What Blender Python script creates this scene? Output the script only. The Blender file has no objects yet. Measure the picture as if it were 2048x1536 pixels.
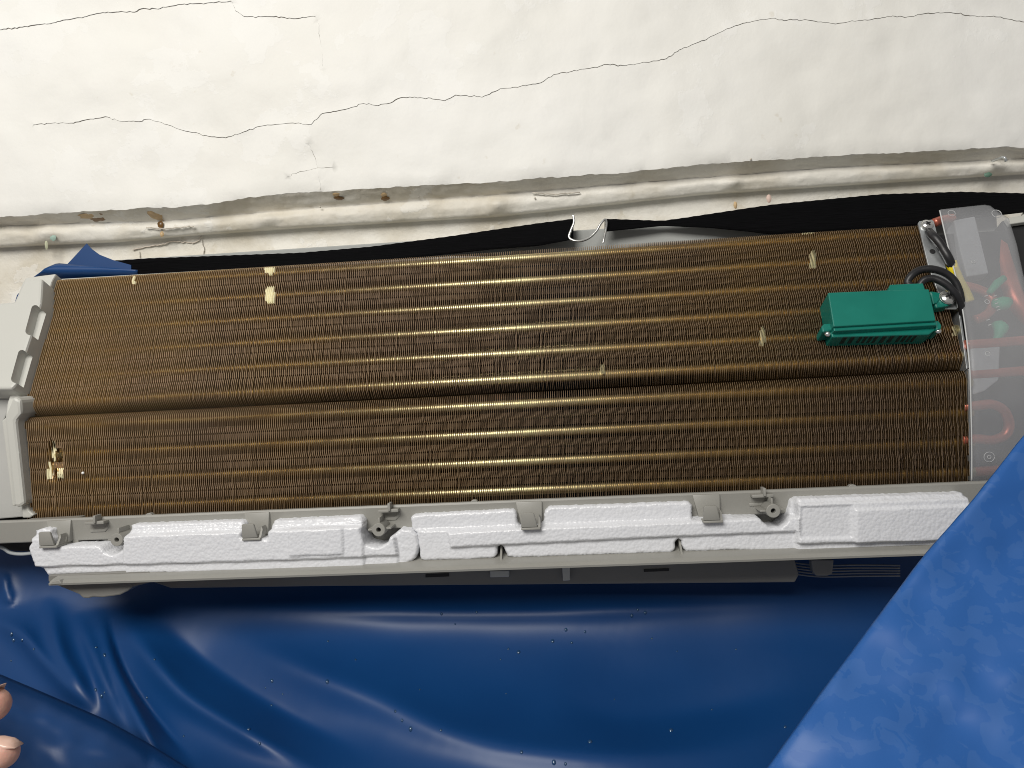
import bpy, bmesh, math, random
import numpy as np
from mathutils import Vector, Matrix, noise
from mathutils.geometry import delaunay_2d_cdt
random.seed(7); rng = np.random.default_rng(7)
S = bpy.context.scene
COL = S.collection

# ------------------------------------------------------------------ camera
CAM = np.array([.069, -.565, .006]); YAW, PIT, ROL, FP = .070, 0.0, -.051, 1547.0
_f = np.array([-math.sin(YAW)*math.cos(PIT), math.cos(YAW)*math.cos(PIT), math.sin(PIT)])
_r = np.array([math.cos(YAW), math.sin(YAW), 0]); _u = np.cross(_r, _f)
CR = math.cos(ROL)*_r + math.sin(ROL)*_u; CU = -math.sin(ROL)*_r + math.cos(ROL)*_u; CF = _f
cam = bpy.data.cameras.new('camera'); co = bpy.data.objects.new('camera', cam); COL.objects.link(co)
co.matrix_world = Matrix(((CR[0], CU[0], -CF[0], CAM[0]), (CR[1], CU[1], -CF[1], CAM[1]),
                          (CR[2], CU[2], -CF[2], CAM[2]), (0, 0, 0, 1)))
cam.sensor_width = 36; cam.lens = 36*FP/2048; cam.clip_start = .01; cam.clip_end = 50
S.camera = co

# ------------------------------------------------------------------ light
W = bpy.data.worlds.new('World'); S.world = W; W.use_nodes = True
W.node_tree.nodes['Background'].inputs[0].default_value = (1.0, .97, .94, 1)
W.node_tree.nodes['Background'].inputs[1].default_value = .22
def area(name, loc, target, size, power, col):
    l = bpy.data.lights.new(name, 'AREA'); l.energy = power; l.color = col; l.shape = 'RECTANGLE'
    l.size, l.size_y = size
    o = bpy.data.objects.new(name, l); COL.objects.link(o); o.location = loc
    o.rotation_euler = (Vector(target)-Vector(loc)).to_track_quat('-Z', 'Y').to_euler()
area('ceiling_lamp', (-.38, -1.2, .80), (0, .05, .02), (.9, .55), 22.5, (1, .97, .92))
S.view_settings.view_transform = 'Standard'; S.view_settings.look = 'None'
S.view_settings.exposure = 0; S.view_settings.gamma = 1
S.cycles.use_denoising = True; S.cycles.filter_width = 1.0; S.cycles.max_bounces = 8

# ------------------------------------------------------------------ pixel -> place
def ray(u, v):
    return CF + (u-1024)/FP*CR + (768-v)/FP*CU
def P(u, v, y):                      # the point of the plane Y=y seen at photo pixel (u,v)
    d = ray(u, v); return CAM + d*((y-CAM[1])/d[1])
def PP(u, v, pl):                    # the same on any plane (point, normal)
    d = ray(u, v); return CAM + d*(np.dot(pl[0]-CAM, pl[1])/np.dot(d, pl[1]))
TY, TZ, BY, BZ = .053, .114, .003, -.078          # coil profile: top, fold (0,0), bottom
UL = math.hypot(TY, TZ); LL = math.hypot(BY, BZ)
NU = np.array([0, -TZ, TY])/UL; NL = np.array([0, BZ, -BY])/LL
DU = np.array([0, -TY, -TZ])/UL; DL = np.array([0, BY, BZ])/LL
T0 = np.array([0, TY, TZ])
def PU(off=0): return (NU*off, NU)
def PLo(off=0): return (NL*off, NL)
def PY(y): return (np.array([0, y, 0.]), np.array([0, -1., 0]))

# ------------------------------------------------------------------ materials
MATS = {}
def mat(name, col, rough=.5, metal=0, bump=0, bscale=200, var=0, vscale=20, spec=.5, coat=0, stretch=None, col2=None):
    if name in MATS: return MATS[name]
    m = bpy.data.materials.new(name); m.use_nodes = True; MATS[name] = m
    nt = m.node_tree; b = nt.nodes['Principled BSDF']
    b.inputs['Base Color'].default_value = (*col, 1); b.inputs['Roughness'].default_value = rough
    b.inputs['Metallic'].default_value = metal; b.inputs['Specular IOR Level'].default_value = spec
    b.inputs['Coat Weight'].default_value = coat
    tc = nt.nodes.new('ShaderNodeTexCoord'); mp = nt.nodes.new('ShaderNodeMapping')
    nt.links.new(tc.outputs['Object'], mp.inputs[0])
    if stretch: mp.inputs['Scale'].default_value = stretch
    if var or col2:
        n = nt.nodes.new('ShaderNodeTexNoise'); n.inputs['Scale'].default_value = vscale; n.inputs['Detail'].default_value = 5
        nt.links.new(mp.outputs[0], n.inputs['Vector'])
        cr = nt.nodes.new('ShaderNodeValToRGB'); nt.links.new(n.outputs[0], cr.inputs[0])
        cr.color_ramp.elements[0].position = .3; cr.color_ramp.elements[1].position = .7
        c2 = col2 or tuple(min(1, c*(1+var)) for c in col); c1 = col if col2 else tuple(c*(1-var) for c in col)
        cr.color_ramp.elements[0].color = (*c1, 1); cr.color_ramp.elements[1].color = (*c2, 1)
        nt.links.new(cr.outputs[0], b.inputs['Base Color'])
        mr = nt.nodes.new('ShaderNodeMapRange'); mr.inputs[3].default_value = max(.02, rough-.1); mr.inputs[4].default_value = min(1, rough+.1)
        nt.links.new(n.outputs[0], mr.inputs[0]); nt.links.new(mr.outputs[0], b.inputs['Roughness'])
    if bump:
        n2 = nt.nodes.new('ShaderNodeTexNoise'); n2.inputs['Scale'].default_value = bscale; n2.inputs['Detail'].default_value = 4
        nt.links.new(mp.outputs[0], n2.inputs['Vector'])
        bp = nt.nodes.new('ShaderNodeBump'); bp.inputs['Strength'].default_value = bump; bp.inputs['Distance'].default_value = .001
        nt.links.new(n2.outputs[0], bp.inputs['Height']); nt.links.new(bp.outputs[0], b.inputs['Normal'])
    return m
M_PAN = mat('pan_plastic', (.285, .28, .255), .42, var=.05, vscale=14, bump=.04, bscale=900)
M_CHAS = mat('chassis_plastic', (.54, .54, .50), .45, var=.04, vscale=9, bump=.05, bscale=900)
M_DARKPAN = mat('louver_plastic', (.20, .195, .18), .5, var=.1, vscale=14)
M_BLACK = mat('cavity_black', (.012, .012, .013), .6, var=.3)
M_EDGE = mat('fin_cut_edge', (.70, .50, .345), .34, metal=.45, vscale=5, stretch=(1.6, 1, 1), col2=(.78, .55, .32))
M_BENT = mat('bent_fin_glint', (.97, .86, .55), .35, metal=.0, var=.1, vscale=60)  # cream colour paints the glint that bent fin faces catch
M_FIN = mat('gold_fin', (.27, .178, .10), .33, metal=.75, vscale=5, stretch=(1.6, 1, 1), col2=(.38, .24, .085))  # darkened to paint shade into the rows without lances
M_FINL = mat('gold_lance', (.43, .31, .225), .42, metal=.45, vscale=5, stretch=(1.6, 1, 1), col2=(.48, .33, .19))  # lighter than the fins: light caught by raised lances is painted in
M_TUBE = mat('brass_collar', (.95, .80, .46), .42, metal=1, var=.15, vscale=40)
M_COPPER = mat('copper', (.52, .15, .10), .35, metal=.5, var=.2, vscale=60)
M_STEEL = mat('zinc_steel', (.62, .65, .66), .3, metal=.8, var=.14, vscale=60)
M_SCREW = mat('screw_steel', (.72, .72, .70), .22, metal=.9, var=.08, vscale=200)
M_GREEN = mat('green_plastic', (.003, .165, .125), .36, var=.10, vscale=40, bump=.05, bscale=1500)
M_GDARK = mat('green_slot', (.002, .03, .025), .5, var=.2)
M_RUBBER = mat('black_rubber', (.014, .014, .016), .42, bump=.1, bscale=600, var=.3, vscale=80)
M_YEL = mat('yellow_sleeve', (.85, .68, .02), .4, var=.08)
M_GWIRE = mat('green_wire', (.02, .42, .22), .5, var=.2, vscale=80)
M_GREYC = mat('grey_terminal', (.42, .44, .45), .5, var=.1)
M_STRAP = mat('black_elastic', (.0025, .0025, .003), .9, var=.5, vscale=300, bump=.8, bscale=160, stretch=(.25, 1, 6), spec=.08)
M_STAIN = mat('brown_drip', (.17, .085, .02), .35, var=.4, vscale=90)
M_STAINL = mat('ochre_stain', (.52, .37, .20), .5, var=.25, vscale=150)
M_SKIN = None

# ------------------------------------------------------------------ object helpers
def mk(name, verts, faces, m, parent=None, smooth=False, label=None, kind=None, cat=None, group=None):
    me = bpy.data.meshes.new(name)
    me.from_pydata([tuple(map(float, v)) for v in verts], [], [list(map(int, f)) for f in faces]); me.update()
    if smooth: me.polygons.foreach_set('use_smooth', [True]*len(me.polygons))
    me.materials.append(m)
    return link(name, me, parent, label, kind, cat, group)
def link(name, me, parent=None, label=None, kind=None, cat=None, group=None):
    o = bpy.data.objects.new(name, me); COL.objects.link(o)
    par(o, parent)
    for k, v in (('label', label), ('kind', kind), ('category', cat), ('group', group)):
        if v: o[k] = v
    return o
ROOTINV = {}
def par(o, parent):
    if parent is not None:
        o.parent = parent
        if parent.name in ROOTINV: o.matrix_parent_inverse = ROOTINV[parent.name]
def empty(name, loc, label, cat, group=None):
    o = bpy.data.objects.new(name, None); COL.objects.link(o); o.location = loc; o.empty_display_size = .02
    o['label'] = label; o['category'] = cat
    if group: o['group'] = group
    ROOTINV[o.name] = Matrix.Translation(loc).inverted()
    return o
def from_bm(name, bm, m, parent=None, smooth=False, **kw):
    bmesh.ops.recalc_face_normals(bm, faces=bm.faces)
    me = bpy.data.meshes.new(name); bm.to_mesh(me); bm.free(); me.materials.append(m)
    if smooth: me.polygons.foreach_set('use_smooth', [True]*len(me.polygons))
    return link(name, me, parent, **kw)
def smooth_by_angle(o, deg=14):
    me = o.data; me.polygons.foreach_set('use_smooth', [True]*len(me.polygons))
    me.set_sharp_from_angle(angle=math.radians(deg))
def bm_prism(bm, pts, dvec, bev=0):
    bot = [bm.verts.new(Vector(p)+Vector(dvec)) for p in pts]; top = [bm.verts.new(Vector(p)) for p in pts]
    fs = [bm.faces.new(top), bm.faces.new(bot[::-1])]
    n = len(pts)
    for i in range(n): fs.append(bm.faces.new((top[i], bot[i], bot[(i+1) % n], top[(i+1) % n])))
    if bev:
        bmesh.ops.recalc_face_normals(bm, faces=fs)
        es = [e for e in {e for f in fs for e in f.edges} if e.verts[0] in top or e.verts[1] in top]
        bmesh.ops.bevel(bm, geom=es, offset=bev, segments=2, affect='EDGES', profile=.5, clamp_overlap=True)
def prism(name, px, pl, depth, m, parent, bev=.0006, direc=None, **kw):
    """pixel outline on a plane, given thickness behind it"""
    bm = bmesh.new(); d = (-pl[1] if direc is None else np.array(direc, float))*depth
    bm_prism(bm, [PP(u, v, pl) for u, v in px], d, bev)
    o = from_bm(name, bm, m, parent, **kw); smooth_by_angle(o); return o
def bm_box(bm, c, s, bev=0):
    x, y, z = c; a, b, d = s[0]/2, s[1]/2, s[2]/2
    bm_prism(bm, [(x-a, y-b, z-d), (x+a, y-b, z-d), (x+a, y-b, z+d), (x-a, y-b, z+d)], (0, 2*b, 0), bev)
def tube_verts(path, rad, n=10, flat=1.0):
    path = [Vector(p) for p in path]; vs = []; fs = []
    rads = rad if hasattr(rad, '__len__') else [rad]*len(path)
    up = Vector((.13, -.2, 1)); prev = None
    for i, p in enumerate(path):
        t = (path[min(i+1, len(path)-1)]-path[max(i-1, 0)]).normalized()
        a = prev if prev is not None else t.cross(up)
        a = (a-t*a.dot(t)).normalized(); prev = a; b = t.cross(a)
        for k in range(n):
            w = 2*math.pi*k/n; vs.append(p+(a*math.cos(w)+b*math.sin(w)*flat)*rads[i])
    for i in range(len(path)-1):
        for k in range(n):
            fs.append((i*n+k, i*n+(k+1) % n, (i+1)*n+(k+1) % n, (i+1)*n+k))
    fs.append(tuple(range(n))[::-1]); fs.append(tuple((len(path)-1)*n+k for k in range(n)))
    return vs, fs
def spline(pts, sub=6):
    pts = [np.array(p, float) for p in pts]; out = []
    for i in range(len(pts)-1):
        p0, p1, p2, p3 = pts[max(i-1, 0)], pts[i], pts[i+1], pts[min(i+2, len(pts)-1)]
        for k in range(sub):
            t = k/sub
            out.append(.5*((2*p1)+(-p0+p2)*t+(2*p0-5*p1+4*p2-p3)*t*t+(-p0+3*p1-3*p2+p3)*t**3))
    out.append(pts[-1]); return out
def tube(name, path, rad, m, parent, n=10, sub=6, **kw):
    p = spline(path, sub) if sub else path
    vs, fs = tube_verts(p, rad, n); return mk(name, vs, fs, m, parent, True, **kw)
def lerp_poly(poly, u):
    us = [p[0] for p in poly]; vs = [p[1] for p in poly]; return np.interp(u, us, vs)
def fbm(x, y, z=0, o=4):
    return noise.fractal(Vector((x, y, z)), 1.0, 2.0, o)
def sdpoly(px, poly):
    """signed distance (inside positive) of points to a polygon"""
    px = np.asarray(px, float); poly = np.asarray(poly, float); n = len(poly)
    d = np.full(len(px), 1e9); ins = np.zeros(len(px), bool)
    for i in range(n):
        a = poly[i]; b = poly[(i+1) % n]; e = b-a
        t = np.clip(((px-a)@e)/max(e@e, 1e-9), 0, 1)
        d = np.minimum(d, np.linalg.norm(px-a-t[:, None]*e, axis=1))
        c = ((a[1] > px[:, 1]) != (b[1] > px[:, 1]))
        with np.errstate(divide='ignore', invalid='ignore'):
            xi = (b[0]-a[0])*(px[:, 1]-a[1])/(b[1]-a[1])+a[0]
        ins ^= c & (px[:, 0] < xi)
    return np.where(ins, d, -d)
def dpolyline(px, pl):
    px = np.asarray(px, float); d = np.full(len(px), 1e9); tt = np.zeros(len(px)); sd = np.zeros(len(px))
    n = len(pl)-1
    for i in range(n):
        a = np.array(pl[i], float); b = np.array(pl[i+1], float); e = b-a
        t = np.clip(((px-a)@e)/(e@e), 0, 1); q = px-a-t[:, None]*e
        dd = np.linalg.norm(q, axis=1); s = np.sign(e[0]*(px[:, 1]-a[1])-e[1]*(px[:, 0]-a[0]))
        k = dd < d; d[k] = dd[k]; tt[k] = (i+t[k])/n; sd[k] = s[k]*dd[k]
    return d, tt, sd
def sstep(x): x = np.clip(x, 0, 1); return x*x*(3-2*x)

# ================================================================== WALL
def wall_material(dirty=False):
    m = bpy.data.materials.new('dirty_cream_paint' if dirty else 'old_white_paint'); m.use_nodes = True; nt = m.node_tree; b = nt.nodes['Principled BSDF']
    b.inputs['Roughness'].default_value = .62
    tc = nt.nodes.new('ShaderNodeTexCoord')
    def ns(scale, detail=5, rough=.55, vec=None):
        n = nt.nodes.new('ShaderNodeTexNoise'); n.inputs['Scale'].default_value = scale; n.inputs['Detail'].default_value = detail
        n.inputs['Roughness'].default_value = rough; nt.links.new(vec or tc.outputs['Object'], n.inputs['Vector']); return n
    def ramp(src, a, ca, c, cc):
        r = nt.nodes.new('ShaderNodeValToRGB'); nt.links.new(src, r.inputs[0])
        r.color_ramp.elements[0].position = a; r.color_ramp.elements[0].color = (*ca, 1)
        r.color_ramp.elements[1].position = c; r.color_ramp.elements[1].color = (*cc, 1); return r
    base = ramp(ns(18, 8).outputs[0], .35, (.62, .575, .48), .60, (.78, .755, .69)) if dirty else ramp(ns(4).outputs[0], .35, (.775, .765, .72), .65, (.82, .815, .785))
    patch = ramp(ns(11, 7, .62).outputs[0], .565, (0, 0, 0), .575, (1, 1, 1))
    mx = nt.nodes.new('ShaderNodeMixRGB'); mx.inputs[2].default_value = (.84, .838, .815, 1)
    fm = nt.nodes.new('ShaderNodeMath'); fm.operation = 'MULTIPLY'; fm.inputs[1].default_value = .32
    nt.links.new(patch.outputs[0], fm.inputs[0]); nt.links.new(fm.outputs[0], mx.inputs[0]); nt.links.new(base.outputs[0], mx.inputs[1])
    spots = ramp(ns(75, 3).outputs[0], .64 if dirty else .70, (0, 0, 0), .72 if dirty else .76, (1, 1, 1))
    mx2 = nt.nodes.new('ShaderNodeMixRGB'); mx2.inputs[2].default_value = (.60, .55, .45, 1)
    fm2 = nt.nodes.new('ShaderNodeMath'); fm2.operation = 'MULTIPLY'; fm2.inputs[1].default_value = .6 if dirty else .38
    nt.links.new(spots.outputs[0], fm2.inputs[0]); nt.links.new(fm2.outputs[0], mx2.inputs[0]); nt.links.new(mx.outputs[0], mx2.inputs[1])
    nt.links.new(mx2.outputs[0], b.inputs['Base Color'])
    fine = ns(260, 4); mid = ns(24, 5)
    ad = nt.nodes.new('ShaderNodeMath'); ad.operation = 'MULTIPLY_ADD'; ad.inputs[1].default_value = .25
    nt.links.new(fine.outputs[0], ad.inputs[0]); nt.links.new(mid.outputs[0], ad.inputs[2])
    ad2 = nt.nodes.new('ShaderNodeMath'); ad2.operation = 'MULTIPLY_ADD'; ad2.inputs[1].default_value = .10
    nt.links.new(patch.outputs[0], ad2.inputs[0]); nt.links.new(ad.outputs[0], ad2.inputs[2])
    bp = nt.nodes.new('ShaderNodeBump'); bp.inputs['Strength'].default_value = .6 if dirty else .24; bp.inputs['Distance'].default_value = .003
    nt.links.new(ad2.outputs[0], bp.inputs['Height']); nt.links.new(bp.outputs[0], b.inputs['Normal'])
    return m
M_WALL = wall_material()
M_MOULD = wall_material(True)
M_CRACK = mat('crack_tone', (.52, .48, .42), .9, var=.35, vscale=150)
YB, YW = .118, .150
EDGE = [(-300, 448), (0, 434), (155, 422), (278, 416), (352, 414), (410, 408), (527, 390), (600, 384), (800, 372), (1000, 362), (1230, 345),
        (1409, 328), (1665, 310), (2048, 292), (2400, 275)]
STRIP = [(-300, 470), (0, 452), (155, 447), (322, 443), (440, 432), (600, 418), (1000, 389), (1307, 363), (1665, 335), (2048, 317), (2400, 299)]
MOULD = [(-300, 505), (0, 492), (132, 485), (234, 481), (410, 466), (600, 453), (1000, 430), (1409, 386), (1793, 361), (2048, 345), (2400, 325)]
def crackify(pl, jit=1.6, step=5):
    out = []
    for i in range(len(pl)-1):
        a = np.array(pl[i], float); b = np.array(pl[i+1], float); n = max(1, int(np.linalg.norm(b-a)/step))
        for k in range(n):
            p = a+(b-a)*k/n
            if k: p = p+rng.normal(0, jit*.5, 2)
            out.append(p)
    out.append(np.array(pl[-1], float)); return out
CRACKS = [
 ([(68,250),(105,246),(147,246),(181,238),(215,234),(239,242),(278,243),(293,238),(322,244),(352,256),(386,264),(415,271),(449,274),(479,266),
   (518,252),(557,248),(586,246),(623,250),(645,228),(684,221),(728,208),(757,212),(781,206),(801,195),(840,194),(889,200),(911,189),(964,194),
   (1000,177),(1031,174),(1082,165),(1107,149),(1169,137),(1215,129),(1251,132),(1302,124),(1333,118),(1358,100),(1409,80),(1450,59),(1491,45),
   (1542,37),(1568,43),(1614,42),(1670,50),(1737,43),(1783,34),(1809,37),(1850,28),(1896,25),(1947,30),(1998,33),(2060,47)], 1.25, .7),
 ([(-60,68),(0,61),(107,47),(142,39),(205,25),(269,24),(288,17),(317,19),(371,10),(454,4),(462,2)], 1.25, 1.0),
 ([(466,5),(471,22),(488,33),(527,33),(562,34),(591,37),(631,33)], 1.3, .8),
 ([(636,40),(640,73),(645,107),(646,140)], .8, .35),
 ([(618,288),(628,312),(635,337),(639,378)], .8, .35),
 ([(575,352),(600,342),(640,335),(665,333)], .7, .3),
]
def build_wall():
    def cpt(u, v): return np.array([u, v])
    verts = []; edges = []; tags = []         # tags: depth offset (m) for a vertex, in px plane
    lower = []
    # boundary: lower lip of the beam follows the chipped edge line
    U0, U1, V0 = -260, 2330, -230
    us = np.arange(U0, U1+1, 5)
    for u in us:
        lower.append((u, lerp_poly(EDGE, u)+3.0*fbm(u/55, 3.1)+1.4*fbm(u/16, 8.2)+.3*fbm(u/6, 4.2)))
    bnd = [(U0, V0)]+[(u, V0) for u in np.arange(U0+60, U1, 60)]+[(U1, V0)]+lower[::-1]
    def add(p, off): verts.append(Vector(p)); tags.append(off); return len(verts)-1
    ids = [add(p, 0) for p in bnd]
    edges += [(ids[i], ids[(i+1) % len(ids)]) for i in range(len(ids))]
    cpolys = []
    for pl, w, lift in CRACKS:
        pts = crackify(pl); n = len(pts); L = []; R = []
        ww = [w*.42*max(.25, .75+.9*fbm(i/7, w*9, 2))*(min(1, (i+.3)/3))*(min(1, (n-1-i+.3)/3)) for i in range(n)]
        for i, p in enumerate(pts):
            t = pts[min(i+1, n-1)]-pts[max(i-1, 0)]; t = t/np.linalg.norm(t); nn = np.array([-t[1], t[0]])
            L.append(p-nn*ww[i]); R.append(p+nn*ww[i])
        il = [add(p, lift*.0008) for p in L]; ir = [add(p, 0) for p in R]
        ring = il+ir[::-1]
        edges += [(ring[i], ring[(i+1) % len(ring)]) for i in range(len(ring))]
        cpolys.append((np.array(L+R[::-1]), pts, ww))
    allp = [p for c in cpolys for p in c[1]]
    ap = np.array(allp)
    for u in np.arange(U0+14, U1, 14):
        for v in np.arange(V0+14, 470, 14):
            if v > lerp_poly(EDGE, u)-9: continue
            q = np.array([u+rng.uniform(-3, 3), v+rng.uniform(-3, 3)])
            if np.min((ap[:, 0]-q[0])**2+(ap[:, 1]-q[1])**2) < 36: continue
            add(q, 0)
    ov, oe, of, iv, ie, iff = delaunay_2d_cdt(verts, edges, [], 0, 1e-4)
    ov = [np.array(p) for p in ov]; cent = np.array([np.mean([ov[i] for i in f], axis=0) for f in of])
    inb = sdpoly(cent, bnd) > 0
    crack = np.zeros(len(of), bool)
    for poly, _, _ in cpolys: crack |= sdpoly(cent, poly) > 0
    off = np.zeros(len(ov))
    for i, src in enumerate(iv):
        for s in src: off[i] = max(off[i], tags[s])
    V3 = []
    for i, p in enumerate(ov):
        e = .0035*fbm(p[0]/260, p[1]/200, 1)+.0008*fbm(p[0]/40, p[1]/40, 5)
        dl = lerp_poly(EDGE, p[0])-p[1]
        if dl < 12: e += .002*(1-max(dl, 0)/12)**2          # worn lip
        V3.append(P(p[0], p[1], YB)+np.array([0, e-off[i], 0]))
    F = [f for k, f in enumerate(of) if inb[k] and not crack[k]]
    root = mk('wall', V3, F, M_WALL, None, True, kind='structure', label='white cracked painted wall with a projecting beam above the unit')
    # cracks: open grooves with a darker floor
    for (poly, pts, ww) in cpolys:
        n = len(pts); vs = []; fs = []
        L = poly[:n]; R = poly[n:][::-1]
        for i in range(n):
            e = .0035*fbm(pts[i][0]/260, pts[i][1]/200, 1)+.0008*fbm(pts[i][0]/40, pts[i][1]/40, 5)
            for q, d in ((L[i], e-.0004), (pts[i], e+.0006), (R[i], e+.0003)):
                vs.append(P(q[0], q[1], YB)+np.array([0, d+.0002, 0]))
        for i in range(n-1):
            for k in range(2): fs.append((i*3+k, i*3+k+1, i*3+k+4, i*3+k+3))
        mk('crack', vs, fs, M_CRACK, root)
    # soffit, moulding and the lower wall as one swept sheet
    vs = []; fs = []; cols = np.arange(U0, U1+1, 5); rows = 0
    for ci, u in enumerate(cols):
        v0 = lower[ci][1]; v1 = lerp_poly(STRIP, u); v2 = lerp_poly(MOULD, u)
        col = []
        p0 = P(u, v0, YB)+np.array([0, .002+.0035*fbm(u/260, v0/200, 1)+.0008*fbm(u/40, v0/40, 5), 0]); p1 = P(u, v1, YW-.012); p2 = P(u, v2, YW-.010); p3 = P(u, v2+4, YW-.001)
        for k in range(8):
            t = k/8; q = p0*(1-t)+p1*t; q = q+np.array([0, 0, .0009*fbm(u/30, t*4, 7)])*(t > 0); col.append(q)
        for k in range(8):
            t = k/8; q = p1*(1-t)+p2*t; bul = .0035*math.sin(math.pi*t)
            lump = sum(.006*math.exp(-((u-cu)/18)**2-((t-.6)/.35)**2) for cu in (100, 537, 995, 1460, 1985))
            col.append(q+np.array([0, -bul-lump++.0010*fbm(u/40, t*3, 9), .0005*fbm(u/15, t*3, 4)]))
        for k in range(3):
            t = k/3; col.append(p2*(1-t)+p3*t)
        for k in range(15):
            z = p3[2]-.012*k*(1+.25*k); q = np.array([p3[0], YW+.0012*fbm(u/60, k*.9, 3), z]); col.append(q)
        rows = len(col); vs += col
    for c in range(len(cols)-1):
        for k in range(rows-1): fs.append((c*rows+k, c*rows+k+1, (c+1)*rows+k+1, (c+1)*rows+k))
    mk('moulding', vs, fs, M_MOULD, root, True)
    # drips and stains under the beam edge
    def blob(name, u, v, y, ru, rv, m, th=.0007, lean=0):
        c = P(u, v, y); a = .00042*ru; b = .00042*rv; th *= .6; vs = [c+np.array([0, -th, 0])]; N = 18
        for r_ in (.6, 1):
            for k in range(N):
                w = 2*math.pi*k/N; q = r_*(1+.22*fbm(math.cos(w)*1.3+u, math.sin(w)*1.3, 2))
                dx, dz = a*math.cos(w)*q, b*math.sin(w)*q
                vs.append(c+np.array([dx+lean*dz, -th*(1-r_**2)+(.0006 if r_ == 1 else 0), dz]))
        fs = [(0, 1+k, 1+(k+1) % N) for k in range(N)]+[(1+k, 1+N+k, 1+N+(k+1) % N, 1+(k+1) % N) for k in range(N)]
        return mk(name, vs, fs, m, root, True)
    def soff(u, v):
        v0 = lerp_poly(EDGE, u); v1 = lerp_poly(STRIP, u); t = (v-v0)/(v1-v0)
        return (YB+.002)*(1-t)+(YW-.012)*t-.001
    def on_soffit(u, v, lift):
        v0 = lerp_poly(EDGE, u); v1 = lerp_poly(STRIP, u); t = (v-v0)/(v1-v0)
        a = P(u, v0, YB+.002); b = P(u, v1, YW-.012); q = a*(1-t)+b*t; d = CAM-q
        return q+d/np.linalg.norm(d)*lift
    def film(name, u, v, ru, rv, m, lean=0):
        N = 20; vs = [on_soffit(u, v, .0016)]
        for r_ in (.6, 1):
            for k in range(N):
                w = 2*math.pi*k/N; q = r_*(1+.35*fbm(math.cos(w)*1.7+u, math.sin(w)*1.7, 2)); du = ru*math.cos(w)*q; dv = rv*math.sin(w)*q
                vs.append(on_soffit(u+du-lean*dv, v+dv, .0015 if r_ < 1 else .0009))
        fs = [(0, 1+k, 1+(k+1) % N) for k in range(N)]+[(1+k, 1+N+k, 1+N+(k+1) % N, 1+(k+1) % N) for k in range(N)]
        mk(name, vs, fs, m, root, True)
    for u, v, ru, rv, m, ln in ((196,438,15,4.5,M_STAIN,.3),(182,431,24,6,M_STAINL,.8),(258,427,10,4.5,M_STAIN,0),(310,431,12,10,M_STAINL,-.9),
                                (678,396,10,4,M_STAIN,.2),(770,397,9,5,M_STAIN,0),(672,389,7,4,M_STAINL,0),(768,389,6,4,M_STAINL,0),(200,428,8,2.5,M_STAIN,.2)):
        film('stain', u, v, ru, rv, m, ln)
    for u, v, ru, rv, m in ((320,449,7,8,M_STAIN),(323,468,4.5,7,M_STAINL),(1471,410,4,8,M_STAINL),(1538,397,5,9,mat('pink_stain',(.62,.47,.40),.6,var=.2)),
                            (105,474,7,9,mat('green_paint_bit',(.30,.42,.36),.6,var=.3)),(92,490,4,10,mat('olive_paint_bit',(.42,.43,.30),.6,var=.3)),
                            (1977,349,8,5,mat('dark_green_bit',(.10,.19,.14),.6,var=.4))):
        blob('stain', u, v, YW-.0165, ru, rv, m, .0012)
    for u, v in ((1502,318),(1550,349),(1070,396),(837,393),(640,414)):
        blob('nail_hole', u, v, soff(u, v) if v < 350 else YW-.017, 2, 2.4, M_CRACK)
    # bent nail in the moulding
    tube('nail', [P(1985,322,.128), P(1995,318,.118), P(2008,315,.112), P(2012,323,.112)], .0012, M_STEEL, root, 8)
    # flaked plaster above the unit
    for pl in ([(265,500),(290,494),(320,490),(345,483),(370,484),(385,487),(398,481),(403,472)], [(403,474),(408,495),(406,515)], [(278,502),(280,518)],
               [(1065,386),(1110,389),(1160,385)], [(292,456),(340,457),(388,453)]):
        pts = crackify(pl, 1.4); y = YW-.0012 if pl[0][1] > 470 else YW-.0165
        vs = []; fs = []
        for i, p in enumerate(pts):
            for dv, dy in ((-1.6, 0), (0, -.0012), (.8, .0004)): vs.append(P(p[0], p[1]+dv, y+dy))
        for i in range(len(pts)-1):
            for k in range(2): fs.append((i*3+k, i*3+k+1, i*3+k+4, i*3+k+3))
        mk('crack', vs, fs, M_CRACK if pl[0][1] < 470 else mat('flake_edge', (.52, .46, .40), .8, var=.2), root)
    return root
WALL = build_wall()

# ================================================================== AIR CONDITIONER
AC = empty('air_conditioner', (0, .05, -.14), 'opened wall air conditioner with bare gold fins and grey drain pan', 'air conditioner')
NF = 448; X0, X1 = -.3495, .3495; PITCH = (X1-X0)/(NF-1)
TP = .0213                                           # tube pitch
def bend_at(patches, U, Vv):
    """sideways push (m) of the fin front around dented spots, in pixels"""
    return sum(a*np.exp(-((U-cu)/ru)**4-((Vv-cv)/rv)**4) for cu, cv, ru, rv, a in patches)
PATCH = [(540,540,10,10,-.0013),(541,590,10,18,-.0013),(1625,518,5.5,20,.0015),(1617,462,14,8,.0012),(1524,673,5,19,.0015),(104,905,4,26,.0016),(100,940,5,20,-.0017),(118,948,7,12,.0016),(1204,738,4,12,.0014),
         (1912,660,6,14,.0013),(268,560,3,10,-.0012)]
def pix(p):
    d = p-CAM; z = d@CF; return 1024+FP*(d@CR)/z, 768-FP*(d@CU)/z
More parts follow.
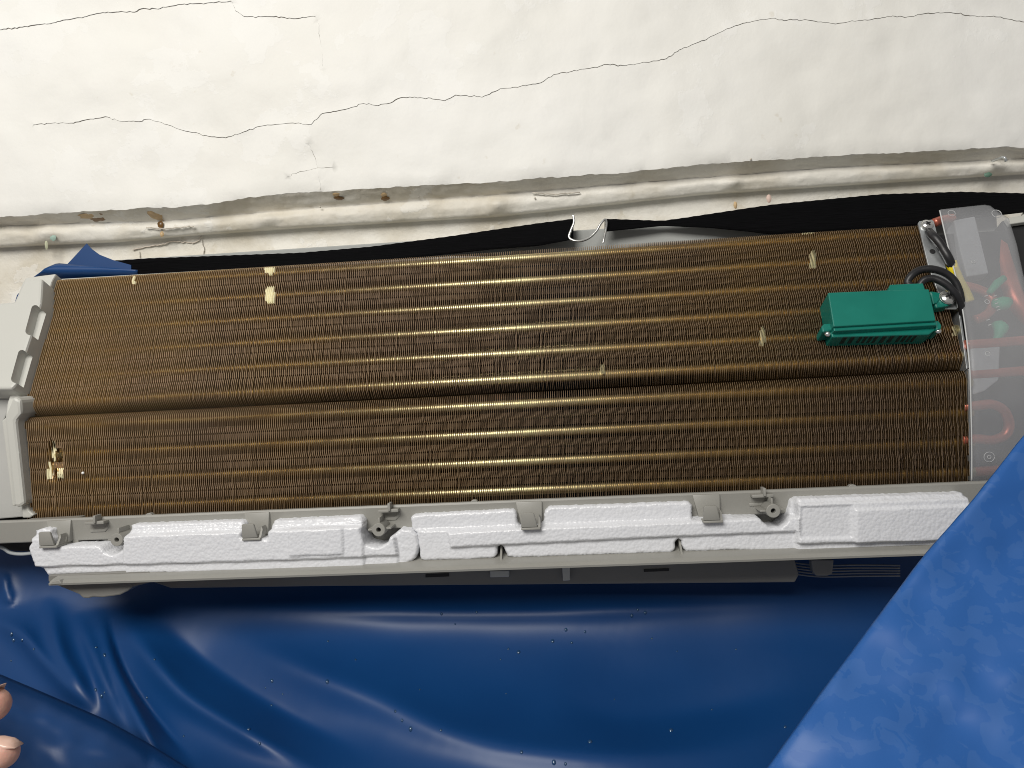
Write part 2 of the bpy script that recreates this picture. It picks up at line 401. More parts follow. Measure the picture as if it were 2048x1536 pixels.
def fin_bank(name, org, D, N, length, tube_s, seed, parent, endcurl):
    r = np.random.default_rng(seed)
    ss = [0]; 
    for a in np.arange(TP/8, length-TP/16, TP/8): ss.append(a)
    ss.append(length); ss = np.array(ss); ns = len(ss)
    x = np.linspace(X0, X1, NF)+r.normal(0, .00003, NF)
    lean = np.interp(x, [X0, 0, X1], [0, 0, 0])+.00022*np.array([fbm(i/23., seed) for i in range(NF)])
    th = .00026
    deps = [0, .0018, .024]
    kink = np.zeros(ns)
    for j, s in enumerate(ss):
        ph = ((s-tube_s[0])/TP) % 1
        kink[j] = .00042*max(0, 1-abs(ph-.5)/.13)-.0002*max(0, 1-abs(ph-.25)/.13)
    V = np.zeros((NF, ns, 3, 2, 3))
    S2 = ss[None, :, None]*D
    jit = r.normal(0, .00003, (NF, ns))+np.cumsum(r.normal(0, .00002, (NF, ns)), axis=1)
    rough = sstep((x-.25)/.1)                              # the right end is more ruffled
    jit = jit*(1+3*rough[:, None])
    base = org[None, None, :]+S2+np.zeros((NF, ns, 3)); base[:, :, 0] = x[:, None]+kink[None]+jit+lean[:, None]*np.sin(ss/length*math.pi)[None]
    d = base-CAM; z = d@CF; U = 1024+FP*(d@CR)/z; VV = 768-FP*(d@CU)/z
    bend = bend_at(PATCH, U, VV)*(1+.12*r.normal(0, 1, (NF, 1)))
    push = bend_at([(112,925,13,30,.004)], U, VV)
    # frontal outline: edge rounds back at both ends
    edge = endcurl(ss)
    for k, dp in enumerate(deps):
        for e in (0, 1):
            q = base-N[None, None, :]*(dp+ (edge[None, :, None] if k < 2 else 0)) 
            if k == 0: q = q.copy(); q[:, :, 0] += bend; q = q-N[None, None, :]*push[:, :, None]
            q = q.copy(); q[:, :, 0] += (e*2-1)*th*.5
            V[:, :, k, e] = q
    idx = np.arange(NF*ns*6).reshape(NF, ns, 3, 2)
    def quads(a, b, c, d): return np.stack([a.ravel(), b.ravel(), c.ravel(), d.ravel()], 1)
    Q = [quads(idx[:, :-1, 0, 0], idx[:, 1:, 0, 0], idx[:, 1:, 0, 1], idx[:, :-1, 0, 1])]
    for e in (0, 1):
        for k in (0, 1): Q.append(quads(idx[:, :-1, k, e], idx[:, 1:, k, e], idx[:, 1:, k+1, e], idx[:, :-1, k+1, e]))
    for k in (0, 1):                                                    # end caps
        for j in (0, ns-1): Q.append(quads(idx[:, j, k, 0], idx[:, j, k, 1], idx[:, j, k+1, 1], idx[:, j, k+1, 0]))
    o = fast_mesh(name, V.reshape(-1, 3), np.concatenate(Q), M_FIN, parent, 'stuff')
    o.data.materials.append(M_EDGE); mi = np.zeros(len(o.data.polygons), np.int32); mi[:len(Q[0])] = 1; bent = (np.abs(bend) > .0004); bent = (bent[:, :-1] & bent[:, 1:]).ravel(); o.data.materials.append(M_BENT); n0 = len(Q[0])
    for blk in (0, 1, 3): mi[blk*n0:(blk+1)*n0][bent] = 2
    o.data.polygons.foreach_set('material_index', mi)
    # lances: short strips raised out of the fins between the tubes
    LV = []; LQ = []; c = 0
    mids = [t+TP/2 for t in tube_s if t+TP/2 < length-.003]+([tube_s[0]-TP/2] if tube_s[0]-TP/2 > .003 else [])
    for mcen in mids:
        for a, b, d0, d1 in ((mcen-.0052, mcen-.0007, .0009, .0036), (mcen+.0007, mcen+.0052, .0009, .0036), (mcen-.0045, mcen+.0045, .0085, .0115)):
            a, b = max(a, .001), min(b, length-.001)
            if b-a < .002: continue
            xx = x[:-1]+PITCH*.5+r.normal(0, .00006, NF-1)
            v = np.zeros((NF-1, 2, 2, 2, 3))
            for i, s in enumerate((a, b)):
                for k, dp in enumerate((d0, d1)):
                    for e in (0, 1):
                        v[:, i, k, e] = org+D*s-N*dp; v[:, i, k, e, 0] = xx+(e*2-1)*.0001+(.00015 if i else -.0001)
            cc = v.mean(axis=(1, 2, 3))-CAM; zz = cc@CF; keep = np.abs(bend_at(PATCH, 1024+FP*(cc@CR)/zz, 768-FP*(cc@CU)/zz)) < .0002
            v = v[keep]; nk = len(v)
            ii = c+np.arange(nk*8).reshape(nk, 2, 2, 2); c += nk*8; LV.append(v.reshape(-1, 3))
            LQ += [quads(ii[:, 0, 0, 0], ii[:, 1, 0, 0], ii[:, 1, 0, 1], ii[:, 0, 0, 1])]
            for e in (0, 1): LQ.append(quads(ii[:, 0, 0, e], ii[:, 1, 0, e], ii[:, 1, 1, e], ii[:, 0, 1, e]))
    fast_mesh('fin_lances', np.concatenate(LV), np.concatenate(LQ), M_FINL, o, 'stuff')
    # tubes: front row and the staggered row behind
    me = None
    for row, (dep, sh) in enumerate(((.0058, 0), (.0195, TP/2))):
        for t in tube_s:
            s = t+sh
            if s > length-.003: continue
            if me is None:
                vs, fs = tube_verts([(X0-.004, 0, 0), (X1+.006, 0, 0)], .0037, 20)
                me = bpy.data.meshes.new('coil_tube'); me.from_pydata([tuple(v) for v in vs], [], fs); me.polygons.foreach_set('use_smooth', [True]*len(me.polygons)); me.materials.append(M_TUBE)
            tb = link('coil_tube', me, o); tb.location = tuple(org+D*s-N*dep)
    return o
def fast_mesh(name, V, Q, m, parent, kind=None):
    me = bpy.data.meshes.new(name); nq = len(Q)
    me.vertices.add(len(V)); me.vertices.foreach_set('co', V.astype(np.float32).ravel())
    me.loops.add(nq*4); me.loops.foreach_set('vertex_index', Q.astype(np.int32).ravel())
    me.polygons.add(nq); me.polygons.foreach_set('loop_start', np.arange(0, nq*4, 4, dtype=np.int32)); me.polygons.foreach_set('loop_total', np.full(nq, 4, np.int32))
    me.update(calc_edges=True); me.materials.append(m)
    return link(name, me, parent, kind=kind)
curlU = lambda s: .003*sstep(1-s/.003)+.010*sstep((s-(UL-.012))/.010)**2
curlL = lambda s: .004*sstep(1-s/.004)
tubes_u = [.0055+.0002+TP*k for k in range(1, 6)]; tubes_u = [TP*.05]+[TP*k+.0012 for k in range(1, 6)]
UP = fin_bank('upper_fin_bank', T0, DU, NU, UL-.004, [.0062+TP*k for k in range(0, 6)], 3, AC, curlU)
LO = fin_bank('lower_fin_bank', NL*.0+DL*.001, DL, NL, LL+.004, [.0085+TP*k for k in range(0, 4)], 5, AC, curlL)
UP['label'] = 'slanted upper bank of thin gold fins'; LO['label'] = 'upright lower bank of thin gold fins'
# black block added in the fan cavity so no light leaks through the coil
bm = bmesh.new()
prof = [(.048, .075), (.058, .105), (.099, .107), (.1495, .085), (.1495, -.13), (.052, -.135), (.030, -.079), (.027, -.01)]
pts = [(-.372, y, z) for y, z in prof]; bm_prism(bm, pts, (.80, 0, 0))
from_bm('coil_light_block', bm, M_BLACK, AC)
# chassis rail along the top
bm = bmesh.new(); bm_prism(bm, [(-.36, .0605, .108), (.05, .0605, .106), (.05, .0605, .1085), (-.02, .0605, .1125), (-.36, .0605, .1142)], (0, .006, 0), .0006); from_bm('top_rail', bm, M_CHAS, AC)
zt = P(1170, 468, .12)[2]
bm = bmesh.new(); bm_prism(bm, [(-.36, .10, .09), (.43, .10, .09), (.43, .10, zt), (-.36, .10, zt)], (0, .0495, 0), .001)
from_bm('back_plate', bm, mat('back_plate_plastic', (.36, .37, .355), .75, var=.06), AC)

# --- left end cover
GU = PU(.012)
cover = prism('end_cover', [(-90,612),(2,610),(30,604),(44,566),(52,555),(80,551),(112,547),(103,562),(82,640),(62,704),(37,800),(35,832),(10,838),(14,806),(24,776),(-90,778)], PU(.004), .04, M_CHAS, AC, .0012,
              label='pale plastic end cover with two long slots')
prism('slotted_block', [(48,559),(84,556),(81,606),(62,668),(48,710),(31,768),(22,778),(-80,778),(-80,606),(5,605),(28,603)], PU(.016), .018, M_CHAS, cover, .002)
block = [c for c in cover.children][-1]
def slot(cu0, cv0, cu1, cv1, w):
    a = np.array([cu0, cv0], float); b = np.array([cu1, cv1], float); t = (b-a)/np.linalg.norm(b-a); n = np.array([-t[1], t[0]]); pts = []
    for k in range(9): an = math.pi*k/8; pts.append(a+w*(-t*math.sin(an)+n*math.cos(an)))
    for k in range(9): an = math.pi*k/8; pts.append(b+w*(t*math.sin(an)-n*math.cos(an)))
    bm = bmesh.new(); bm_prism(bm, [PP(u, v, PU(.02)) for u, v in pts], -NU*.013); bmesh.ops.recalc_face_normals(bm, faces=bm.faces)
    me = bpy.data.meshes.new('cut'); bm.to_mesh(me); bm.free(); c = bpy.data.objects.new('cut', me); COL.objects.link(c)
    md = block.modifiers.new('slot', 'BOOLEAN'); md.operation = 'DIFFERENCE'; md.solver = 'EXACT'; md.object = c
    dg = bpy.context.evaluated_depsgraph_get(); m2 = bpy.data.meshes.new_from_object(block.evaluated_get(dg)); block.modifiers.clear(); block.data = m2
    bpy.data.objects.remove(c)
slot(64, 613, 52, 657, 8); slot(37, 703, 23, 753, 8)
prism('side_panel', [(-90,770),(30,772),(24,800),(8,840),(48,1034),(-90,1045)], PY(.012), .03, mat('side_plastic', (.44, .44, .42), .5, var=.05), AC, .001)
prism('side_rib', [(8,836),(26,792),(40,800),(42,828),(31,842),(38,905),(49,1008),(40,1015),(27,1014)], PLo(.009), .022, M_CHAS, AC, .0025)
prism('side_rib', [(3,842),(14,832),(30,1013),(24,1012)], PLo(.004), .02, M_CHAS, AC, .001)
prism('corner_post', [(44,1012),(52,1005),(58,1022),(68,1030),(60,1036),(44,1036)], PLo(.003), .02, M_CHAS, AC, .001)

# --- drain pan: swept profile
def sweep(name, prof, xa, xb, m, parent, nx=2, **kw):
    vs = []; fs = []; n = len(prof)
    for i in range(nx):
        x = xa+(xb-xa)*i/(nx-1)
        for y, z in prof: vs.append((x, y, z))
    for i in range(nx-1):
        for k in range(n): fs.append((i*n+k, i*n+(k+1) % n, (i+1)*n+(k+1) % n, (i+1)*n+k))
    fs.append(tuple(range(n))); fs.append(tuple((nx-1)*n+k for k in range(n))[::-1])
    bm = bmesh.new(); bv = [bm.verts.new(v) for v in vs]
    for f in fs: bm.faces.new([bv[i] for i in f])
    o = from_bm(name, bm, m, parent, **kw); smooth_by_angle(o, 25); return o
ZL = P(1024, 1000, -.013)[2]; ZB = P(1024, 1137, -.036)[2]
xl = P(98, 1168, -.036)[0]
pan = sweep('drain_pan', [(-.006, ZL-.012), (-.0095, ZL-.001), (-.0115, ZL), (-.0135, ZL-.0003), (-.0142, ZL-.0016), (-.0125, ZL-.0165), (-.012, ZL-.0172), (-.003, ZL-.018), (.03, ZL-.02), (.03, ZL-.013)],
            P(-150, 1046, -.013)[0], .43, M_PAN, AC, label='long grey plastic drain pan with clips and screw bosses')
sweep('pan_trough', [(-.002, ZL-.0165), (-.0015, ZL-.030), (-.004, ZB+.0085), (-.008, ZB+.0062), (-.0315, ZB+.0028), (-.0345, ZB+.0018), (-.0352, ZB+.0012), (-.0366, ZB+.0006), (-.0362, ZB-.0008), (-.033, ZB-.0012), (.028, ZB+.004), (.028, ZL-.0165)],
      xl, .43, M_PAN, pan)
# left cheek of the pan, running diagonally back
prism('pan_cheek', [(42,1042),(150,1036),(158,1092),(120,1096),(96,1075),(70,1060)], PY(-.0125), .012, M_PAN, pan, .0005)
prism('pan_cheek', [(98,1170),(104,1163),(118,1160),(124,1168)], PY(-.0372), .004, M_PAN, pan, .0005)
def inst(name, me, loc, parent):
    o = link(name, me, parent); o.location = loc; return o
def bm_mesh(name, bm, m):
    bmesh.ops.recalc_face_normals(bm, faces=bm.faces)
    me = bpy.data.meshes.new(name); bm.to_mesh(me); bm.free(); me.materials.append(m)
    me.polygons.foreach_set('use_smooth', [True]*len(me.polygons)); me.set_sharp_from_angle(angle=math.radians(30)); return me
PX = .000352
# clip: tapered back plate + J hook in front of it (origin: middle of the lip)
bm = bmesh.new()
bm_prism(bm, [(-.0098,-.0155,-.0012),(.0093,-.0155,-.0012),(.0083,-.0175,-.0172),(-.0062,-.0175,-.0172)], (0,.006,0), .0007)
clip_plate = bm_mesh('clip', bm, M_PAN)
bm = bmesh.new()
bm_prism(bm, [(-.0056,-.0250,-.0168),(.0058,-.0250,-.0168),(.0040,-.0262,-.0072),(.0030,-.0264,-.0066),(-.0040,-.0264,-.0066),(-.0050,-.0262,-.0074)], (0,.0016,0), .0006)
bm_prism(bm, [(-.0056,-.0252,-.0170),(.0078,-.0252,-.0170),(.0078,-.0252,-.0186),(-.0056,-.0252,-.0186)], (0,.0105,0), .0004)
bm_prism(bm, [(.0060,-.0235,-.0170),(.0078,-.0235,-.0170),(.0078,-.0200,-.0120),(.0068,-.0190,-.0100)], (0,.007,0), 0)
bmesh.ops.translate(bm, verts=bm.verts, vec=(0, -.0055, 0))
bm_prism(bm, [(-.0050,-.021,-.0172),(.0074,-.021,-.0172),(.0074,-.021,-.0184),(-.0050,-.021,-.0184)], (0,.008,0), 0)
hook_me = bm_mesh('hook', bm, M_PAN)
for u, v in ((515,1023),(1058,999),(1412,984),(120,1040)):
    p = P(u, v, -.0142); c = inst('clip', clip_plate, (p[0], 0, ZL), pan); inst('hook', hook_me, (0, 0, 0), c)
# screw boss
def boss_mesh():
    bm = bmesh.new(); N = 28; prof = [(.0047,-.006),(.0047,-.0292),(.0043,-.0296),(.0019,-.0296),(.0016,-.0292),(.0016,-.017)]
    rings = [[bm.verts.new((r*math.cos(2*math.pi*k/N), y, r*math.sin(2*math.pi*k/N))) for k in range(N)] for r, y in prof]
    for a, b in zip(rings, rings[1:]):
        for k in range(N): bm.faces.new((a[k], a[(k+1) % N], b[(k+1) % N], b[k]))
    bm.faces.new(rings[-1])
    for dx, dz, sx, sz in ((-.0062,-.0002,.004,.0012),(.0062,.0004,.004,.0012),(0,.0062,.0012,.004)): bm_box(bm, (dx, -.015, dz), (sx, .024, sz), .0002)
    return bm_mesh('screw_boss', bm, M_PAN)
boss_me = boss_mesh()
for u, v in ((233,1080),(757,1060),(1547,1022)):
    p = P(u, v, -.0296); inst('screw_boss', boss_me, (p[0], 0, p[2]), pan)
bm = bmesh.new()
bm_box(bm, (0,-.016,0), (.0145,.010,.0022), .0004); bm_box(bm, (.001,-.0185,.0028), (.0018,.008,.0055), .0003)
bm_prism(bm, [(-.008,-.014,-.0078),(.0035,-.014,-.0078),(.0068,-.014,-.0048),(.0068,-.014,-.0020),(.0048,-.014,-.0020),(.0042,-.014,-.0046),(.0028,-.014,-.0058),(-.008,-.014,-.0058)], (0,.009,0), .0003)
ret_me = bm_mesh('retainer', bm, M_PAN)
for u, v in ((188,1046),(776,1022),(1526,992)):
    p = P(u, v, -.021); inst('retainer', ret_me, (p[0], 0, p[2]), pan)
for u, v in ((233,1080),(757,1060),(1547,1022)):              # web joining boss and retainer
    prism('web', [(u-44, v-6), (u-12, v+6), (u-6, v-6), (u+14, v-22), (u+6, v-26)], PY(-.010), .008, M_PAN, pan, .0004)
def halfdisc(u, v, r):
    p = P(u, v, -.0135); bm = bmesh.new()
    pts = [(p[0]+r*math.cos(math.pi*k/10), -.0135, ZL-.001+r*.8*math.sin(math.pi*k/10)) for k in range(11)]
    bm_prism(bm, pts, (0, .004, 0), .0003); o = from_bm('lip_nub', bm, M_PAN, pan); smooth_by_angle(o)
for u, v in ((297,1030),(948,1001),(1706,971)): halfdisc(u, v, .0028)
for u, v0, v1 in ((332,1145,1157),(659,1134,1148),(1003,1084,1142),(1357,1070,1128),(1738,1102,1115)):
    a = P(u, v0, -.014); b = P(u+3, v1, -.0335); bm = bmesh.new()
    bm_prism(bm, [(a[0]-.0007, -.0145, a[2]), (a[0]-.0007, -.031, b[2]+.001), (a[0]-.0007, -.006, b[2])], (.0014, 0, 0), .0003)
    o = from_bm('rib', bm, M_PAN, pan); smooth_by_angle(o)

# --- underside: set-back louver panel with its tabs and slots
lp = prism('louver_panel', [(262,1150),(342,1177),(620,1173),(1590,1165),(1598,1150),(1590,1120),(262,1130)], PY(.004), .015, M_DARKPAN, AC, .001)
prism('louver_foot', [(96,1164),(158,1189),(165,1196),(176,1197),(186,1194),(205,1195),(228,1192),(240,1190),(256,1182),(266,1174),(282,1170),(300,1165),(300,1140),(96,1150)], PY(-.026), .012, M_DARKPAN, AC, .001)
for px in ([(980,1142),(1018,1141),(1018,1154),(980,1155)], [(1124,1135),(1140,1134),(1140,1161),(1126,1162)]):
    prism('louver_tab', px, PY(-.002), .006, M_CHAS, lp, .0005)
for px in ([(851,1149),(898,1147),(898,1153),(851,1155)], [(1288,1139),(1338,1137),(1338,1142),(1288,1144)]):
    prism('louver_slot', px, PY(.0032), .001, M_BLACK, lp, 0)
prism('vane_tab', [(1622,1120),(1668,1120),(1665,1148),(1655,1152),(1632,1152),(1626,1144)], PY(.0), .006, M_DARKPAN, AC, .0008)
for k in range(5):
    v = 1128+k*5.6
    tube('vane', [P(1585, v-3, .012), P(1640, v+3, .012), P(1720, v+2, .012), P(1800, v+3-k*.4, .012)], .0006, mat('vane_plastic', (.22, .23, .25), .3), AC, 6)
prism('side_shadow', [(-80,1044),(40,1042),(66,1060),(72,1072),(66,1103),(30,1103),(-80,1080)], PY(.006), .03, M_BLACK, AC, .001)  # black shape standing in for the shadow inside the left end
tube('left_rim', [P(-60,1080,.0), P(0,1094,.0), P(20,1105,.0), P(42,1108,.0), P(66,1106,.0)], .0014, mat('rim_plastic', (.42, .45, .46), .4), AC, 8)  # pale curved rim edging the painted shadow

# --- foam blocks as real relief
def foam_material():
    m = bpy.data.materials.new('white_foam'); m.use_nodes = True; nt = m.node_tree; b = nt.nodes['Principled BSDF']
    b.inputs['Base Color'].default_value = (.69, .70, .73, 1); b.inputs['Roughness'].default_value = .3
    b.inputs['Subsurface Weight'].default_value = .12; b.inputs['Subsurface Radius'].default_value = (.004, .004, .004); b.inputs['Subsurface Scale'].default_value = 1
    tc = nt.nodes.new('ShaderNodeTexCoord')
    v = nt.nodes.new('ShaderNodeTexVoronoi'); v.inputs['Scale'].default_value = 450; nt.links.new(tc.outputs['Object'], v.inputs['Vector'])
    n = nt.nodes.new('ShaderNodeTexNoise'); n.inputs['Scale'].default_value = 130; n.inputs['Detail'].default_value = 4; nt.links.new(tc.outputs['Object'], n.inputs['Vector'])
    a = nt.nodes.new('ShaderNodeMath'); a.operation = 'MULTIPLY_ADD'; a.inputs[1].default_value = -.8
    nt.links.new(v.outputs['Distance'], a.inputs[0]); nt.links.new(n.outputs[0], a.inputs[2])
    bp = nt.nodes.new('ShaderNodeBump'); bp.inputs['Strength'].default_value = .5; bp.inputs['Distance'].default_value = .0008
    nt.links.new(a.outputs[0], bp.inputs['Height']); nt.links.new(bp.outputs[0], b.inputs['Normal'])
    return m
M_FOAM = foam_material()
def foam(name, outline, feats, y0, label):
    # ragged, bead-sized edge
    pts = []
    n = len(outline)
    for i in range(n):
        a = np.array(outline[i], float); b = np.array(outline[(i+1) % n], float); k = max(1, int(np.linalg.norm(b-a)/4))
        for j in range(k): pts.append(a+(b-a)*j/k+(rng.normal(0, .55, 2)))
    verts = [Vector(p) for p in pts]; nb = len(verts); edges = [(i, (i+1) % nb) for i in range(nb)]
    A = np.array(pts); lo = A.min(0); hi = A.max(0)
    g = np.array([(u+(.5*3.2 if iv % 2 else 0), v) for iv, v in enumerate(np.arange(lo[1]+2, hi[1], 2.8)) for u in np.arange(lo[0]+2, hi[0], 3.2)])
    g = g[sdpoly(g, A) > 1.6]; verts += [Vector(p) for p in g]
    ov, _, of, _, _, _ = delaunay_2d_cdt(verts, edges, [], 0, 1e-4)
    O = np.array([tuple(p) for p in ov]); cent = np.array([O[list(f)].mean(0) for f in of]); F = [f for f, s in zip(of, sdpoly(cent, A) > 0) if s]
    h = np.zeros(len(O))
    for poly, amp, w in feats: h += .95*amp*sstep(sdpoly(O, poly)/(w*.65)+.5)
    de = sdpoly(O, A); h -= .0014*(1-sstep(de/3.5))
    h += np.array([.00012*fbm(p[0]/12, p[1]/8, 1)+.00010*fbm(p[0]/4, p[1]/3.5, 4, 2) for p in O])
    V = [P(O[i, 0], O[i, 1], y0)+np.array([0, -h[i], 0]) for i in range(len(O))]
    # sides, back to the pan
    cnt = {}
    for f in F:
        for i in range(len(f)):
            e = (f[i], f[(i+1) % len(f)]); cnt[e] = 1
    bd = [e for e in cnt if (e[1], e[0]) not in cnt]
    m0 = len(V); mapb = {}
    for a, b in bd:
        for q in (a, b):
            if q not in mapb: mapb[q] = len(V); V.append(np.array([V[q][0], -.003, V[q][2]]))
    F = [tuple(f) for f in F]+[(b, a, mapb[a], mapb[b]) for a, b in bd]
    bm = bmesh.new(); bv = [bm.verts.new(v) for v in V]
    for f in F:
        try: bm.faces.new([bv[i] for i in f])
        except ValueError: pass
    o = from_bm(name, bm, M_FOAM, AC, True, label=label); return o
FL = [(70,1061),(88,1056),(101,1059),(107,1087),(117,1091),(205,1089),(217,1102),(234,1108),(252,1096),(253,1072),(261,1064),(262,1050),(370,1046),(483,1042),(491,1049),(488,1072),
      (541,1075),(542,1061),(548,1041),(720,1033),(728,1041),(726,1064),(734,1087),(755,1093),(775,1085),(783,1073),(802,1058),(822,1060),(834,1070),(837,1093),(831,1117),(819,1124),(802,1136),
      (775,1142),(764,1140),(667,1142),(661,1137),(655,1142),(500,1145),(342,1149),(333,1144),(324,1149),(205,1154),(102,1156),(88,1137),(76,1131),(64,1096),(69,1084)]
foam('foam_block', FL, [
    ([(40,1075),(262,1068),(500,1060),(730,1050),(790,1072),(796,1108),(600,1116),(76,1131),(40,1131)], .0045, 4),
    ([(255,1062),(730,1040),(730,1150),(255,1160)], .002, 5),
    ([(583,1052),(690,1050),(692,1104),(586,1108)], .0018, 3),
    ([(40,1131),(600,1116),(796,1108),(796,1170),(40,1170)], .0015, 3),
    ([(100,1147),(770,1134),(770,1160),(100,1160)], -.0015, 3)], -.0228, 'white foam block with a raised square and a notch round two screw bosses')
FR = [(821,1035),(828,1029),(1027,1019),(1032,1024),(1035,1046),(1039,1051),(1080,1048),(1087,1043),(1089,1022),(1097,1014),(1378,1004),(1384,1010),(1385,1036),(1439,1032),(1513,1032),(1524,1043),
      (1536,1052),(1557,1052),(1571,1041),(1577,1026),(1583,1000),(1592,995),(1917,985),(1925,992),(1928,1002),(1938,1016),(1930,1034),(1945,1060),(1945,1106),(1749,1112),(1743,1105),(1733,1105),
      (1725,1112),(1628,1116),(1586,1116),(1567,1101),(1457,1099),(1372,1102),(1365,1096),(1363,1079),(1356,1076),(1350,1080),(1349,1099),(1340,1104),(1029,1114),(1015,1111),(1009,1093),
      (1002,1089),(995,1092),(995,1108),(989,1115),(852,1120),(843,1117),(838,1082),(834,1064),(824,1058)]
foam('foam_block', FR, [
    ([(800,1062),(1035,1052),(1300,1042),(1590,1030),(1590,1130),(800,1140)], .003, 4),
    ([(897,1062),(1040,1054),(1385,1040),(1590,1030),(1590,1060),(1300,1072),(1060,1084),(903,1092)], .0035, 7),
    ([(1590,990),(1960,975),(1960,1130),(1590,1125)], .0055, 9),
    ([(1588,1004),(1960,990),(1960,1073),(1588,1083)], .004, 5),
    ([(1700,1014),(1960,1004),(1960,1073),(1700,1080)], .0022, 4),
    ([(1594,1010),(1695,1006),(1695,1070),(1594,1072)], -.0015, 6),
    ([(1594,1100),(1960,1090),(1960,1140),(1594,1140)], -.002, 3)], -.0195, 'long white foam block with slots and a thick stepped end under the blue flap')

# --- right hand end: bracket, screws, green box, cables, clear guard
prism('end_plate', [(1908,560),(1912,560),(1938,735),(1933,738)], PU(.0005), .02, M_STEEL, AC, .0003)
prism('end_plate', [(1936,738),(1939,738),(1943,962),(1940,962)], PLo(.0005), .02, M_STEEL, AC, .0003)
br = prism('bracket', [(1836,446),(1839,442),(1864,439),(1868,443),(1894,543),(1917,612),(1914,618),(1890,618),(1884,606),(1857,533)], PU(.004), .0014, M_STEEL, AC, .0003)
def disc(name, u, v, pl, r, th, m, parent, dome=0, N=20):
    c = PP(u, v, pl); n = pl[1]; a = np.array([1., 0, 0]); b = np.cross(n, a); bm = bmesh.new(); prev = None
    for rr, h in ((1, 0), (1, th*.5), (.88, th*.8+dome*.2), (.5, th*.95+dome*.8), (.12, th+dome)):
        ring = [bm.verts.new(c+r*rr*(a*math.cos(2*math.pi*k/N)+b*math.sin(2*math.pi*k/N))+n*h) for k in range(N)]
        if prev:
            for k in range(N): bm.faces.new((prev[k], prev[(k+1) % N], ring[(k+1) % N], ring[k]))
        prev = ring
    bm.faces.new(prev); return from_bm(name, bm, m, parent, True)
disc('speck', 166, 946, PLo(.0005), .0011, .0006, mat('white_bead', (.9, .9, .88), .3), AC, .0006, 12)
disc('bracket_hole', 1865, 503, PU(.0041), .0021, .0002, M_BLACK, br)
def screw(u, v, off, r, parent, rot):
    disc('washer', u, v, PU(off), r*1.12, .0006, M_SCREW, parent)
    s = disc('screw', u, v, PU(off+.0006), r, .0012, M_SCREW, parent, .0012)
    c = PP(u, v, PU(off+.0006))+NU*.0024; a = np.array([1., 0, 0]); b = np.cross(NU, a)
    bm = bmesh.new()
    for w in (rot, rot+math.pi/2):
        e1 = a*math.cos(w)+b*math.sin(w); e2 = np.cross(NU, e1); L_, T_ = r*.46, r*.12
        bm_prism(bm, [c+e1*L_+e2*T_, c-e1*L_+e2*T_, c-e1*L_-e2*T_, c+e1*L_-e2*T_], -NU*.0009)
    bmesh.ops.translate(bm, verts=bm.verts, vec=Vector(NU*.00025))
    from_bm('cross_recess', bm, M_BLACK, s)
screw(1854, 450, .0042, .0042, br, .5)
GB = prism('green_box', [(1656,585),(1774,580),(1858,578),(1872,641),(1667,653)], PU(.021), .021, M_GREEN, AC, .0007, label='teal green plastic holder box with slotted lower face')
prism('box_tab', [(1776,582),(1780,569),(1846,566),(1851,580)], PU(.0195), .012, M_GREEN, GB, .0006)
prism('box_side', [(1653,592),(1660,588),(1670,652),(1663,656)], PU(.014), .014, M_GREEN, GB, .002)
prism('box_rim', [(1666,652),(1872,640),(1874,650),(1668,662)], PU(.0185), .012, M_GREEN, GB, .0008)
prism('box_lower', [(1660,655),(1873,645),(1871,660),(1858,669),(1664,674)], PU(.0135), .014, M_GREEN, GB, .001)
for px in ([(1643,652),(1648,647),(1664,646),(1666,660),(1645,664)], [(1870,641),(1877,640),(1884,650),(1883,658),(1872,660)]):
    prism('box_ear', px, PU(.015), .014, M_GREEN, GB, .0012)
for u, v in ((1655,668),(1876,662)): disc('pin', u, v, PU(.012), .0022, .001, M_SCREW, GB, .001)
# dark slots on the downward face
dface = PP(1665, 660, PU(.0135)); 
def lowface(t, w, h0, h1):
    a = PP(1664+t*194, 674-t*5-.5, PU(.0137)); b = PP(1664+(t+w)*194, 674-(t+w)*5-.5, PU(.0137))
    off = NU; return [a-off*h0, b-off*h0, b-off*h1, a-off*h1]
for t, w in ((.12,.05),(.20,.05),(.29,.035),(.345,.035),(.40,.035),(.455,.035),(.53,.05),(.61,.05),(.70,.035),(.755,.035),(.81,.03),(.86,.03)):
    bm = bmesh.new(); bm_prism(bm, [p+np.array([0, 0, -.00035]) for p in lowface(t, w*.85, .0008, .0105)], (0, 0, .0006)); from_bm('box_slot', bm, M_GDARK, GB)
prism('lug', [(1858,582),(1866,582),(1886,586),(1905,584),(1911,592),(1910,602),(1895,612),(1872,616),(1868,606)], PU(.008), .007, M_GREEN, GB, .0012)
prism('lug_rib', [(1862,590),(1872,590),(1880,597),(1874,606),(1866,608)], PU(.0092), .004, M_GREEN, GB, .0008)
screw(1895, 595, .0085, .0051, GB, .2)
off = lambda u, v, o: PP(u, v, PU(o))
tube('sensor_cable', [off(1858,464,.004), off(1866,472,.009), off(1876,483,.010), off(1886,498,.009), off(1896,515,.008), off(1906,536,.003), off(1925,570,-.006), off(1940,600,-.012)], .0033, M_RUBBER, AC)
tube('sensor_cable', [off(1826,575,.012), off(1815,566,.011), off(1822,552,.013), off(1838,541,.014), off(1862,538,.015), off(1888,545,.014), off(1907,560,.012), off(1918,582,.009), off(1924,612,.004), off(1934,640,-.006)], .0028, M_RUBBER, AC)
tube('sensor_cable', [off(1838,572,.013), off(1848,560,.015), off(1866,557,.016), off(1889,567,.016), off(1907,583,.014), off(1918,600,.010), off(1924,620,.004), off(1932,650,-.006)], .0026, M_RUBBER, AC)
tube('yellow_sleeve', [off(1902,525,.004), off(1906,536,.003), off(1916,560,-.001), off(1930,585,-.006), off(1938,604,-.008)], .0040, M_YEL, AC)
